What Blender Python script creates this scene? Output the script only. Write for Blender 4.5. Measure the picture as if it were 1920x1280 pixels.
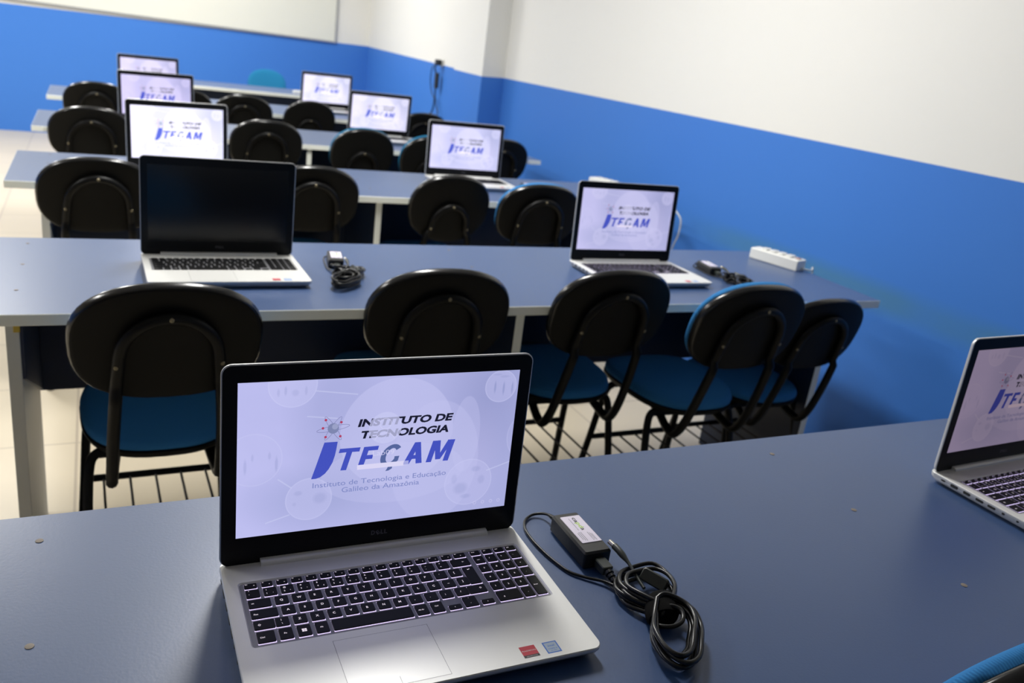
import bpy, bmesh, math, random
from mathutils import Vector, Matrix
random.seed(7)
S = bpy.context.scene
COL = S.collection
for o in list(bpy.data.objects): bpy.data.objects.remove(o)

# ------------------------------------------------------------------ camera
TZ = 0.75                                  # table top height
cd = bpy.data.cameras.new('camera'); cam = bpy.data.objects.new('camera', cd); COL.objects.link(cam)
cd.sensor_width = 36; cd.lens = 36*1577.87/1920; cd.clip_start = .02
Rv = Vector((0.89932998, -0.41872521, 0.1259952)); Uv = Vector((0.03232076, 0.35100643, 0.93581507)); Fv = Vector((0.43607449, 0.83753429, -0.32920413))
cam.matrix_world = Matrix(((Rv.x, Uv.x, -Fv.x, 0), (Rv.y, Uv.y, -Fv.y, 0), (Rv.z, Uv.z, -Fv.z, TZ+0.63269), (0, 0, 0, 1)))
cd.dof.use_dof = True; cd.dof.focus_distance = 0.99; cd.dof.aperture_fstop = 6.2
S.camera = cam
# ------------------------------------------------------------------ light, exposure
w = bpy.data.worlds.new('world'); S.world = w; w.use_nodes = True
w.node_tree.nodes['Background'].inputs[0].default_value = (.8, .85, 1, 1); w.node_tree.nodes['Background'].inputs[1].default_value = .05
S.view_settings.view_transform = 'Standard'; S.view_settings.look = 'None'
S.view_settings.exposure = 0.0; S.view_settings.gamma = 1; S.view_settings.use_curve_mapping = False
LAMPS = [(-2.3, 2.85), (-2.0, 7.7), (.80, 2.85), (.80, 7.7), (-.75, 5.7)]
POWER = {(-2.3, 2.85): 50, (-2.0, 7.7): 76, (.80, 2.85): 80, (.80, 7.7): 74, (-.75, 5.7): 72}
CEIL = 2.95

# ------------------------------------------------------------------ materials
def mat(name, col=(.8, .8, .8), rough=.5, metal=0, spec=.5, noise=None, bump=None, emit=None, estr=1, coat=0):
    m = bpy.data.materials.new(name); m.use_nodes = True
    nt = m.node_tree; b = nt.nodes['Principled BSDF']
    b.inputs['Base Color'].default_value = (*col, 1); b.inputs['Roughness'].default_value = rough
    b.inputs['Metallic'].default_value = metal; b.inputs['Specular IOR Level'].default_value = spec
    b.inputs['Coat Weight'].default_value = coat
    tc = nt.nodes.new('ShaderNodeTexCoord')
    if noise:
        sc, amt = noise
        n = nt.nodes.new('ShaderNodeTexNoise'); n.inputs['Scale'].default_value = sc; n.inputs['Detail'].default_value = 4
        nt.links.new(tc.outputs['Object'], n.inputs['Vector'])
        r = nt.nodes.new('ShaderNodeMapRange'); r.inputs['To Min'].default_value = 1-amt; r.inputs['To Max'].default_value = 1+amt
        nt.links.new(n.outputs['Fac'], r.inputs['Value'])
        x = nt.nodes.new('ShaderNodeVectorMath'); x.operation = 'SCALE'; x.inputs[0].default_value = col
        nt.links.new(r.outputs['Result'], x.inputs['Scale']); nt.links.new(x.outputs['Vector'], b.inputs['Base Color'])
    if bump:
        sc, st = bump
        n = nt.nodes.new('ShaderNodeTexNoise'); n.inputs['Scale'].default_value = sc; n.inputs['Detail'].default_value = 3
        nt.links.new(tc.outputs['Object'], n.inputs['Vector'])
        bp = nt.nodes.new('ShaderNodeBump'); bp.inputs['Strength'].default_value = st; bp.inputs['Distance'].default_value = .002
        nt.links.new(n.outputs['Fac'], bp.inputs['Height']); nt.links.new(bp.outputs['Normal'], b.inputs['Normal'])
    if emit:
        b.inputs['Emission Color'].default_value = (*emit, 1); b.inputs['Emission Strength'].default_value = estr
    return m
def srgb(r, g, b):
    f = lambda c: c/12.92 if c <= .04045 else ((c+.055)/1.055)**2.4
    return tuple(f(v/255) for v in (r, g, b))

M = {}
M['white_wall'] = mat('white_wall_paint', (.78, .77, .725), .6, noise=(1.2, .015), bump=(60, .08))
M['ceiling'] = mat('ceiling_paint', (.60, .60, .58), .8)
M['beige_wall'] = mat('beige_wall_paint', (.34, .32, .28), .7)
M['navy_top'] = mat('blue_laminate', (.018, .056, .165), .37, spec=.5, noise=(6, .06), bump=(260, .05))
for k, v in (('Sheen Weight', .5), ('Sheen Roughness', .3), ('IOR', 1.75)): M['navy_top'].node_tree.nodes['Principled BSDF'].inputs[k].default_value = v
M['navy_top'].node_tree.nodes['Principled BSDF'].inputs['Sheen Tint'].default_value = (.80, .88, 1, 1)
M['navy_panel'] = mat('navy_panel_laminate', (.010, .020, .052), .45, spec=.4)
M['edge_band'] = mat('grey_edge_band', (.84, .86, .78), .45, noise=(9, .04))
M['leg_board'] = mat('grey_leg_laminate', (.58, .58, .53), .45, noise=(5, .06))
M['screw'] = mat('worn_screw_cap', (.20, .17, .14), .6)
M['yellow_plastic'] = mat('yellow_tape', (.55, .38, .05), .6)
M['black_plastic'] = mat('black_chair_plastic', (.005, .005, .0045), .5, spec=.16, bump=(420, .10))
M['black_gloss'] = mat('black_chair_bead', (.008, .008, .008), .22, spec=.6)
M['black_tube'] = mat('black_painted_steel', (.003, .003, .003), .42, spec=.2)
M['bolt'] = mat('brass_bolt', (.28, .24, .15), .4, metal=.6)
M['white_plastic'] = mat('white_plastic', (.78, .78, .74), .4)
M['dark_slot'] = mat('dark_socket_hole', (.02, .02, .02), .6)
M['silver'] = mat('silver_laptop_shell', (.74, .74, .715), .40, metal=.25, spec=.5, noise=(40, .015))
M['silver_side'] = mat('silver_laptop_rim', (.68, .68, .68), .3, metal=.35)
M['well'] = mat('keyboard_well_silver', (.22, .22, .235), .45, metal=.3)
M['pad'] = mat('touchpad_silver', (.74, .74, .715), .36, metal=.25)
M['groove'] = mat('touchpad_groove', (.08, .08, .09), .5)
M['bezel'] = mat('black_bezel', (.0045, .0045, .005), .32, spec=.18)
M['bezel_logo'] = mat('grey_bezel_logo', (.12, .12, .13), .3, metal=.7)
M['off_screen'] = mat('dark_switched_off_screen', (.004, .004, .005), .22, spec=.30)
M['key'] = mat('black_keycap', (.004, .004, .005), .5, spec=.2)
M['key_glow'] = mat('keyboard_backlight', (.3, .3, .35), .5, emit=(.74, .62, 1.0), estr=1.6)
M['legend_lit'] = mat('lit_key_legend', (.5, .5, .5), .5, emit=(.90, .78, .90), estr=.75)
M['legend'] = mat('grey_key_legend', (.30, .30, .31), .5)
M['red_sticker'] = mat('red_sticker', srgb(200, 30, 55), .4)
M['blue_sticker'] = mat('blue_sticker', srgb(60, 120, 215), .35)
M['pale_sticker'] = mat('pale_blue_sticker', srgb(178, 196, 214), .35)
M['ink_black'] = mat('black_print', (.02, .02, .022), .5)
M['ink_white'] = mat('white_print', (.7, .6, .6), .5)
M['ink_grey'] = mat('grey_print', (.16, .16, .20), .5)
M['ink_green'] = mat('green_print', srgb(165, 205, 70), .5)
M['label_white'] = mat('white_label', srgb(222, 215, 232), .35)
M['adapter'] = mat('black_adapter_plastic', (.010, .010, .010), .45, bump=(900, .08))
M['cable'] = mat('black_cable_rubber', (.005, .005, .005), .30, spec=.38)
M['cable_tie'] = mat('black_hook_and_loop', (.006, .006, .006), .95, spec=.1, bump=(1500, .4))
M['metal_tip'] = mat('steel_plug_tip', (.5, .48, .42), .3, metal=1)
M['plug_grey'] = mat('dark_green_grey_plug', (.03, .036, .032), .4)
M['board_face'] = mat('whiteboard_enamel', (.74, .74, .66), .3)
M['board_frame'] = mat('whiteboard_aluminium', (.42, .43, .44), .35, metal=.6)
M['switch'] = mat('faded_red_switch', (.42, .26, .22), .5)
M['white_cord'] = mat('white_cord', (.62, .63, .60), .5)

def blue_wall():
    m = mat('blue_wall_paint', (.052, .200, .65), .45, spec=.3, bump=(45, .06))
    nt = m.node_tree; b = nt.nodes['Principled BSDF']
    g = nt.nodes.new('ShaderNodeNewGeometry'); s = nt.nodes.new('ShaderNodeSeparateXYZ'); nt.links.new(g.outputs['Position'], s.inputs[0])
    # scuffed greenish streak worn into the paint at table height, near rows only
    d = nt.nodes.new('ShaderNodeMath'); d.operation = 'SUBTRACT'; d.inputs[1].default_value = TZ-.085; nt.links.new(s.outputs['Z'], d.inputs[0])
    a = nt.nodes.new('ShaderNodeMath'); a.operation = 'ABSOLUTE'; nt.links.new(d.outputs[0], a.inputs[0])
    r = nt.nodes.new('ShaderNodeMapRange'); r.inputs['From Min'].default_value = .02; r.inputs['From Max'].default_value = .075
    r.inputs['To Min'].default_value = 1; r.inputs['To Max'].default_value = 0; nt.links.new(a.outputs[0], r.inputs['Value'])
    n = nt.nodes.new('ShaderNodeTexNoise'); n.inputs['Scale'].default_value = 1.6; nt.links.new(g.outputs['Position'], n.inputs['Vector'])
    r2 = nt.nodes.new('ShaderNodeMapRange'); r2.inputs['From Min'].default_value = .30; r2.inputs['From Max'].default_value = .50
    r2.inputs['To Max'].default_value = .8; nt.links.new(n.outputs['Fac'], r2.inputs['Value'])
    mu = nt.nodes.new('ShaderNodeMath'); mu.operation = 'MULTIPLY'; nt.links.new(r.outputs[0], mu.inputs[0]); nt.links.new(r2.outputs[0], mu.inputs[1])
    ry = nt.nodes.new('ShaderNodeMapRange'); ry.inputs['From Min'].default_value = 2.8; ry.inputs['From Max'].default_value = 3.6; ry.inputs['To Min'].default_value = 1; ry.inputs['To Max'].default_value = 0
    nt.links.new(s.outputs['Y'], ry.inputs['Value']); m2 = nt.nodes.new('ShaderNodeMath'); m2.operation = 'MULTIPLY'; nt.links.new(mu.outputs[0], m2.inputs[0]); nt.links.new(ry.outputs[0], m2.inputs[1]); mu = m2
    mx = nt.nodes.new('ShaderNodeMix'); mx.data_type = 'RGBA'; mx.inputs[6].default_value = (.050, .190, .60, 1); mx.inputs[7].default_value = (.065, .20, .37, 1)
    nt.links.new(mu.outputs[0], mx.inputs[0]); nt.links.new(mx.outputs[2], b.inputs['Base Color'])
    return m
M['blue_wall'] = blue_wall()

def floor_mat():
    m = mat('cream_floor_tile', (.66, .58, .45), .34, spec=.4)
    nt = m.node_tree; b = nt.nodes['Principled BSDF']
    tc = nt.nodes.new('ShaderNodeTexCoord'); mp = nt.nodes.new('ShaderNodeMapping'); mp.inputs['Location'].default_value = (.55, 0, 0)
    nt.links.new(tc.outputs['Object'], mp.inputs['Vector'])
    br = nt.nodes.new('ShaderNodeTexBrick'); br.offset = 0; br.inputs['Scale'].default_value = 1
    br.inputs['Brick Width'].default_value = .46; br.inputs['Row Height'].default_value = .46; br.inputs['Mortar Size'].default_value = .004
    br.inputs['Color1'].default_value = (.60, .525, .40, 1); br.inputs['Color2'].default_value = (.57, .50, .375, 1); br.inputs['Mortar'].default_value = (.42, .36, .28, 1)
    nt.links.new(mp.outputs[0], br.inputs['Vector']); nt.links.new(br.outputs['Color'], b.inputs['Base Color'])
    return m
M['floor'] = floor_mat()

def fabric(name, a, b2):
    m = mat(name, a, .85, spec=.15)
    nt = m.node_tree; b = nt.nodes['Principled BSDF']
    tc = nt.nodes.new('ShaderNodeTexCoord'); wv = nt.nodes.new('ShaderNodeTexWave'); wv.inputs['Scale'].default_value = 105; wv.bands_direction = 'X'
    wv.inputs['Distortion'].default_value = .6
    nt.links.new(tc.outputs['Object'], wv.inputs['Vector'])
    mx = nt.nodes.new('ShaderNodeMix'); mx.data_type = 'RGBA'; mx.inputs[6].default_value = (*a, 1); mx.inputs[7].default_value = (*b2, 1)
    nt.links.new(wv.outputs['Fac'], mx.inputs[0]); nt.links.new(mx.outputs[2], b.inputs['Base Color'])
    bp = nt.nodes.new('ShaderNodeBump'); bp.inputs['Strength'].default_value = .35; bp.inputs['Distance'].default_value = .0015
    nt.links.new(wv.outputs['Fac'], bp.inputs['Height']); nt.links.new(bp.outputs[0], b.inputs['Normal'])
    return m
M['fabric_blue'] = fabric('ribbed_blue_fabric', (.040, .215, .50), (.026, .15, .39))
M['fabric_teal'] = fabric('ribbed_teal_fabric', (.018, .19, .36), (.012, .14, .29))

# emissive screen picture: colour (mm coordinates across the display), scaled by the laptop's own brightness (object colour)
class NB:
    def __init__(s, nt): s.nt = nt
    def m(s, op, a, b=None, c=None, clamp=False):
        n = s.nt.nodes.new('ShaderNodeMath'); n.operation = op; n.use_clamp = clamp
        for i, v in enumerate((a, b, c)):
            if v is None: continue
            if isinstance(v, (int, float)): n.inputs[i].default_value = v
            else: s.nt.links.new(v, n.inputs[i])
        return n.outputs[0]
    def mix(s, f, a, b):
        n = s.nt.nodes.new('ShaderNodeMix'); n.data_type = 'RGBA'
        for i, v in ((0, f), (6, a), (7, b)):
            if isinstance(v, tuple): n.inputs[i].default_value = (*v, 1)
            elif isinstance(v, (int, float)): n.inputs[i].default_value = v
            else: s.nt.links.new(v, n.inputs[i])
        return n.outputs[2]
def emit_out(nt, colsock, alpha=None):
    nt.nodes.remove(nt.nodes['Principled BSDF']) if 'Principled BSDF' in nt.nodes else None
    out = [n for n in nt.nodes if n.type == 'OUTPUT_MATERIAL'][0]
    oi = nt.nodes.new('ShaderNodeObjectInfo')
    x = nt.nodes.new('ShaderNodeVectorMath'); x.operation = 'MULTIPLY'
    if isinstance(colsock, tuple): x.inputs[0].default_value = colsock
    else: nt.links.new(colsock, x.inputs[0])
    nt.links.new(oi.outputs['Color'], x.inputs[1])
    e = nt.nodes.new('ShaderNodeEmission'); nt.links.new(x.outputs[0], e.inputs[0])
    gl = nt.nodes.new('ShaderNodeBsdfGlossy'); gl.inputs['Roughness'].default_value = .3; gl.inputs['Color'].default_value = (.012, .012, .012, 1)
    ad = nt.nodes.new('ShaderNodeAddShader'); nt.links.new(e.outputs[0], ad.inputs[0]); nt.links.new(gl.outputs[0], ad.inputs[1])
    sh = ad.outputs[0]
    if alpha is not None:
        tr = nt.nodes.new('ShaderNodeBsdfTransparent'); ms = nt.nodes.new('ShaderNodeMixShader'); ms.inputs[0].default_value = alpha
        nt.links.new(tr.outputs[0], ms.inputs[1]); nt.links.new(sh, ms.inputs[2]); sh = ms.outputs[0]
    nt.links.new(sh, out.inputs[0])
def smat(name, col, alpha=None):
    m = bpy.data.materials.new(name); m.use_nodes = True; emit_out(m.node_tree, col, alpha); return m
def wallpaper():
    m = bpy.data.materials.new('lavender_wallpaper'); m.use_nodes = True; nt = m.node_tree; B = NB(nt)
    tc = nt.nodes.new('ShaderNodeTexCoord'); sp = nt.nodes.new('ShaderNodeSeparateXYZ'); nt.links.new(tc.outputs['Object'], sp.inputs[0])
    X = B.m('MULTIPLY', sp.outputs[0], 1000.0); Y = B.m('MULTIPLY', sp.outputs[1], -1000.0)
    def dist(cx, cy, ax=1., ay=1.):
        dx = B.m('DIVIDE', B.m('SUBTRACT', X, cx), ax); dy = B.m('DIVIDE', B.m('SUBTRACT', Y, cy), ay)
        return B.m('SQRT', B.m('ADD', B.m('MULTIPLY', dx, dx), B.m('MULTIPLY', dy, dy)))
    def step(d, r, soft=1.0): return B.m('DIVIDE', B.m('SUBTRACT', r, d), soft, clamp=True)
    def noise(sc, det=3):
        n = nt.nodes.new('ShaderNodeTexNoise'); n.inputs['Scale'].default_value = sc; n.inputs['Detail'].default_value = det
        nt.links.new(tc.outputs['Object'], n.inputs['Vector']); return n.outputs['Fac']
    hi = srgb(195, 195, 244); mid = srgb(168, 172, 220); lo = srgb(146, 151, 200)
    c = B.mix(B.m('DIVIDE', X, 344.0, clamp=True), hi, mid)
    # broad darker sweep behind the dome and at the right
    c = B.mix(B.m('MULTIPLY', step(dist(112, 40, 1., 1.6), 66, 45), .75), c, mid)
    c = B.mix(B.m('MULTIPLY', step(dist(305, 35, 1., 1.5), 75, 70), .9), c, lo)
    c = B.mix(B.m('MULTIPLY', step(dist(95, 150, 1.6, .8), 66, 50), .7), c, srgb(158, 165, 212))
    c = B.mix(B.m('MULTIPLY', noise(14), .45), c, mid)
    c = B.mix(B.m('MULTIPLY', step(dist(300, 120, .5, 1.2), 70, 60), .35), c, srgb(182, 180, 226))
    light = srgb(196, 197, 240)
    def disc(cx, cy, r, f=.35, ring=.5, ax=1., ay=1., figs=()):
        nonlocal c
        d = dist(cx, cy, ax, ay)
        c = B.mix(B.m('MULTIPLY', step(d, r, 1.5), f), c, light)
        if figs:
            for fx, fy, fw, fh, ff in figs:
                c = B.mix(B.m('MULTIPLY', B.m('MULTIPLY', step(dist(fx, fy, fw, fh), 1.0, .5), step(d, r, 1)), ff), c, srgb(140, 148, 198))
        if ring:
            rg = B.m('SUBTRACT', 1.0, B.m('DIVIDE', B.m('ABSOLUTE', B.m('SUBTRACT', d, r-.8)), 1.0), clamp=True)
            c = B.mix(B.m('MULTIPLY', rg, ring), c, srgb(206, 208, 246))
    disc(188, 74, 72, .50, .12)                                     # big dome
    disc(240, 118, 62, .30, 0, .95, 1.35)
    disc(188, 128, 74, .28, .0, 1.25, .55)
    disc(278, 84, 46, .30, 0, .42, 1.15)
    disc(60, 5, 28, .50, .5, figs=[(44, 14, 2, 6, .25), (52, 12, 2, 7, .3), (63, 15, 5, 5, .22), (75, 13, 2, 7, .25)])
    disc(18, 95, 33, .15, .35, figs=[(9, 103, 2.2, 12, .30), (17, 92, 1.8, 6, .25), (36, 91, 2, 6, .28), (44, 102, 2.2, 12, .35)])
    disc(83, 152, 28, .45, .45, figs=[(70, 143, 6, 4, .25), (66, 157, 3, 3, .2), (96, 152, 10, 9, .28)])
    disc(320, 21, 22, .40, .45, figs=[(312, 22, 1.8, 10, .65), (324, 24, 1.9, 11, .65), (336, 24, 1.8, 10, .6), (314, 5, 8, 1.5, .3), (324, 8, 8, 2, .3)])
    disc(288, 152, 33, .28, .40, figs=[(278, 160, 12, 10, .32), (297, 134, 8, 5, .30), (306, 150, 6, 8, .28), (286, 172, 9, 4, .3), (268, 146, 5, 9, .2)])
    disc(374, 92, 38, .15, .3)
    for a, b in (((86, 13.9), (135.5, 21)), ((77, 45), (113, 50)), ((46, 122), (62, 135)), ((33, 178), (61, 170)), ((345, 128), (312, 138))):
        L = math.hypot(b[0]-a[0], b[1]-a[1]); ux, uy = (b[0]-a[0])/L, (b[1]-a[1])/L
        s = B.m('ADD', B.m('MULTIPLY', B.m('SUBTRACT', X, a[0]), ux), B.m('MULTIPLY', B.m('SUBTRACT', Y, a[1]), uy))
        t = B.m('ABSOLUTE', B.m('ADD', B.m('MULTIPLY', B.m('SUBTRACT', X, a[0]), -uy), B.m('MULTIPLY', B.m('SUBTRACT', Y, a[1]), ux)))
        f = B.m('MULTIPLY', step(t, 1.1, .7), B.m('MULTIPLY', B.m('GREATER_THAN', s, 0.0), B.m('LESS_THAN', s, L)))
        c = B.mix(B.m('MULTIPLY', f, .45), c, srgb(206, 210, 244))
    emit_out(nt, c); return m
M['wallpaper'] = wallpaper()
M['s_black'] = smat('screen_black_letter', srgb(26, 28, 48))
M['s_blue'] = smat('screen_blue_letter', srgb(68, 82, 190))
M['s_grey'] = smat('screen_grey_blue_letter', srgb(86, 102, 156))
M['s_dim'] = smat('screen_dim_letter', srgb(128, 138, 196))
M['s_light'] = smat('screen_light_bar', srgb(218, 214, 244))
M['s_red'] = smat('screen_red_dot', srgb(176, 62, 96))
M['s_ball'] = smat('screen_grey_ball', srgb(126, 134, 176))
M['s_ballhi'] = smat('screen_ball_highlight', srgb(172, 178, 214), .55)
M['s_line'] = smat('screen_orbit_line', srgb(122, 124, 172))
M['s_veil'] = smat('screen_avatar_veil', srgb(200, 202, 242), .62)
M['s_veil2'] = smat('screen_faint_text', srgb(214, 212, 246), .75)

# ------------------------------------------------------------------ helpers
def link_mesh(name, bm, mats, parent=None, loc=(0, 0, 0), rot=(0, 0, 0), smooth=True, angle=40, recalc=True):
    if recalc: bmesh.ops.recalc_face_normals(bm, faces=bm.faces)
    me = bpy.data.meshes.new(name); bm.to_mesh(me); bm.free()
    if not isinstance(mats, (list, tuple)): mats = [mats]
    for m in mats: me.materials.append(m)
    o = bpy.data.objects.new(name, me); COL.objects.link(o); o.location = loc; o.rotation_euler = rot
    if parent: o.parent = parent
    if smooth:
        me.polygons.foreach_set('use_smooth', [True]*len(me.polygons))
        me.set_sharp_from_angle(angle=math.radians(angle))
    return o
def tag(o, label=None, cat=None, group=None, kind=None):
    if label: o['label'] = label
    if cat: o['category'] = cat
    if group: o['group'] = group
    if kind: o['kind'] = kind
    return o
def empty(name, loc=(0, 0, 0), rz=0):
    o = bpy.data.objects.new(name, None); COL.objects.link(o); o.empty_display_size = .05
    o.location = loc; o.rotation_euler = (0, 0, rz); return o
def copy_tree(o, parent=None):
    c = o.copy(); COL.objects.link(c)
    if parent: c.parent = parent
    for ch in list(o.children): copy_tree(ch, c)
    return c
def box(bm, x0, y0, z0, x1, y1, z1, mi=0):
    v = [bm.verts.new(p) for p in ((x0, y0, z0), (x1, y0, z0), (x1, y1, z0), (x0, y1, z0), (x0, y0, z1), (x1, y0, z1), (x1, y1, z1), (x0, y1, z1))]
    fs = []
    for f in ((3, 2, 1, 0), (4, 5, 6, 7), (0, 1, 5, 4), (1, 2, 6, 5), (2, 3, 7, 6), (3, 0, 4, 7)):
        q = bm.faces.new([v[i] for i in f]); q.material_index = mi; fs.append(q)
    return fs
def rloop(bm, x0, y0, x1, y1, z, r, n=4):
    r = min(r, (x1-x0)/2-1e-6, (y1-y0)/2-1e-6); vs = []
    for cx, cy, a0 in ((x1-r, y1-r, 0), (x0+r, y1-r, 90), (x0+r, y0+r, 180), (x1-r, y0+r, 270)):
        for i in range(n+1):
            a = math.radians(a0+90*i/n); vs.append(bm.verts.new((cx+r*math.cos(a), cy+r*math.sin(a), z)))
    return vs
def bridge(bm, loops, mis=None, cap0=True, cap1=True, mi0=0, mi1=0):
    n = len(loops[0])
    for k in range(len(loops)-1):
        a, b = loops[k], loops[k+1]
        for i in range(n):
            f = bm.faces.new((a[i], a[(i+1) % n], b[(i+1) % n], b[i]))
            if mis: f.material_index = mis[k]
    if cap0: f = bm.faces.new(list(reversed(loops[0]))); f.material_index = mi0
    if cap1: f = bm.faces.new(loops[-1]); f.material_index = mi1
def rbox(bm, x0, y0, z0, x1, y1, z1, r=.004, b=.001, n=4, mi=0):
    """box with rounded plan corners and softened top and bottom edges"""
    L = [rloop(bm, x0+b, y0+b, x1-b, y1-b, z0, max(r-b, 1e-4), n), rloop(bm, x0, y0, x1, y1, z0+b, r, n),
         rloop(bm, x0, y0, x1, y1, z1-b, r, n), rloop(bm, x0+b, y0+b, x1-b, y1-b, z1, max(r-b, 1e-4), n)]
    bridge(bm, L, [mi]*3, mi0=mi, mi1=mi)
def smooth_path(pts, n=8, closed=False):
    P = [Vector(p) for p in pts]; out = []
    N = len(P); rng = range(N if closed else N-1)
    for i in rng:
        if closed: p0, p1, p2, p3 = P[(i-1) % N], P[i], P[(i+1) % N], P[(i+2) % N]
        else: p0, p1, p2, p3 = P[max(i-1, 0)], P[i], P[i+1], P[min(i+2, N-1)]
        for k in range(n):
            t = k/n
            out.append(.5*((2*p1)+(-p0+p2)*t+(2*p0-5*p1+4*p2-p3)*t*t+(-p0+3*p1-3*p2+p3)*t**3))
    if not closed: out.append(P[-1])
    return out
def tube(bm, pts, r, seg=8, closed=False, mi=0, flat=1.0):
    pts = [Vector(p) for p in pts]; N = len(pts); rings = []
    if closed: T = [(pts[(i+1) % N]-pts[i-1]).normalized() for i in range(N)]
    else: T = [(pts[min(i+1, N-1)]-pts[max(i-1, 0)]).normalized() for i in range(N)]
    up = Vector((0, 0, 1)) if abs(T[0].z) < .9 else Vector((0, 1, 0))
    nrm = (up-T[0]*up.dot(T[0])).normalized()
    for i in range(N):
        if i: nrm = (nrm-T[i]*nrm.dot(T[i])).normalized()
        b = T[i].cross(nrm); rr = r[i] if isinstance(r, (list, tuple)) else r
        rings.append([bm.verts.new(pts[i]+rr*(math.cos(2*math.pi*k/seg)*nrm*flat+math.sin(2*math.pi*k/seg)*b)) for k in range(seg)])
    for i in range(N if closed else N-1):
        a, b = rings[i], rings[(i+1) % N]
        for k in range(seg):
            f = bm.faces.new((a[k], a[(k+1) % seg], b[(k+1) % seg], b[k])); f.material_index = mi
    if not closed:
        f = bm.faces.new(list(reversed(rings[0]))); f.material_index = mi
        f = bm.faces.new(rings[-1]); f.material_index = mi
_txt = {}
def text_data(s, bold=0.0):
    k = (s, bold)
    if k not in _txt:
        c = bpy.data.curves.new('t', 'FONT'); c.body = s; c.size = 1; c.offset = bold; c.resolution_u = 3
        o = bpy.data.objects.new('t', c); me = bpy.data.meshes.new_from_object(o)
        _txt[k] = ([tuple(v.co) for v in me.vertices], [tuple(p.vertices) for p in me.polygons])
        bpy.data.objects.remove(o); bpy.data.curves.remove(c); bpy.data.meshes.remove(me)
    return _txt[k]
def text(bm, s, f, mi=0, bold=0.0, width=None, height=None, x=0, y=0, shear=0, cap=.73):
    """adds flat lettering; x,y baseline start; width = total; height = cap height; f maps (x,y)->3D"""
    V, Fs = text_data(s, bold)
    if not V: return
    x0 = min(v[0] for v in V); x1 = max(v[0] for v in V)
    sy = height/cap; sx = (width/(x1-x0)) if width else sy
    vs = []
    for v in V:
        Y = v[1]*sy; vs.append(bm.verts.new(f(x+(v[0]-x0)*sx+shear*Y, y+Y)))
    for p in Fs:
        try: q = bm.faces.new([vs[i] for i in p]); q.material_index = mi
        except ValueError: pass
def poly(bm, pts, f, mi=0):
    q = bm.faces.new([bm.verts.new(f(*p)) for p in pts]); q.material_index = mi; return q
PLY = poly
def disc2(bm, cx, cy, r, f, mi=0, n=28, ry=None):
    poly(bm, [(cx+r*math.cos(2*math.pi*i/n), cy+(ry or r)*math.sin(2*math.pi*i/n)) for i in range(n)], f, mi)
def band(bm, pts, w, f, mi=0, closed=False):
    N = len(pts); L = []; Rr = []
    for i in range(N):
        a = pts[(i-1) % N] if closed or i else pts[i]; b = pts[(i+1) % N] if closed or i < N-1 else pts[i]
        dx, dy = b[0]-a[0], b[1]-a[1]; l = math.hypot(dx, dy) or 1; nx, ny = -dy/l*w/2, dx/l*w/2
        L.append(bm.verts.new(f(pts[i][0]+nx, pts[i][1]+ny))); Rr.append(bm.verts.new(f(pts[i][0]-nx, pts[i][1]-ny)))
    for i in range(N if closed else N-1):
        j = (i+1) % N; q = bm.faces.new((L[i], L[j], Rr[j], Rr[i])); q.material_index = mi

# ------------------------------------------------------------------ room shell
XL, YB, YF = -4.6, -3.2, 9.58
def quad(bm, a, b, c, d, mi=0):
    f = bm.faces.new([bm.verts.new(p) for p in (a, b, c, d)]); f.material_index = mi
def wall(name, segs, depthdir, up='white_wall', low='blue_wall'):
    """segs: list of (p0, p1, z0, z1) plan points with the paint line height at each end; front faces plus a slab of depth behind"""
    bm = bmesh.new(); dx, dy = depthdir
    for (x0, y0), (x1, y1), z0, z1 in segs:
        quad(bm, (x0, y0, 0), (x1, y1, 0), (x1, y1, z1), (x0, y0, z0), 0)
        quad(bm, (x0, y0, z0), (x1, y1, z1), (x1, y1, CEIL), (x0, y0, CEIL), 1)
    (x0, y0), (x1, y1) = segs[0][0], segs[-1][1]
    quad(bm, (x0+dx, y0+dy, 0), (x1+dx, y1+dy, 0), (x1+dx, y1+dy, CEIL), (x0+dx, y0+dy, CEIL), 1)
    quad(bm, (x0, y0, CEIL), (x1, y1, CEIL), (x1+dx, y1+dy, CEIL), (x0+dx, y0+dy, CEIL), 1)
    return tag(link_mesh(name, bm, [M[low], M[up]], smooth=False, recalc=False), kind='structure')
Z = TZ
wall('wall_right', [((2.66, YB), (2.64, 1.7), Z+.43, Z+.43), ((2.64, 1.7), (2.62, 5.70), Z+.43, Z+.408), ((2.62, 5.70), (2.45, 5.70), Z+.408, Z+.402),
                    ((2.45, 5.70), (2.50, 6.37), Z+.402, Z+.402), ((2.50, 6.37), (2.72, YF), Z+.413, Z+.422)], (.25, 0))
wall('wall_back', [((2.72, YF), (XL, YF), Z+.422, Z+.39)], (0, .2))
wall('wall_left', [((XL, YF), (XL, YB), Z+.41, Z+.41)], (-.2, 0), 'beige_wall')
wall('wall_front', [((XL, YB), (2.66, YB), Z+.41, Z+.41)], (0, -.2), 'beige_wall')
bm = bmesh.new(); box(bm, XL-.2, YB-.2, -.12, 2.95, YF+.2, 0); tag(link_mesh('floor', bm, M['floor'], smooth=False), kind='structure')
bm = bmesh.new(); box(bm, XL-.2, YB-.2, CEIL, 2.95, YF+.2, CEIL+.12); tag(link_mesh('ceiling', bm, M['ceiling'], smooth=False), kind='structure')
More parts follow.
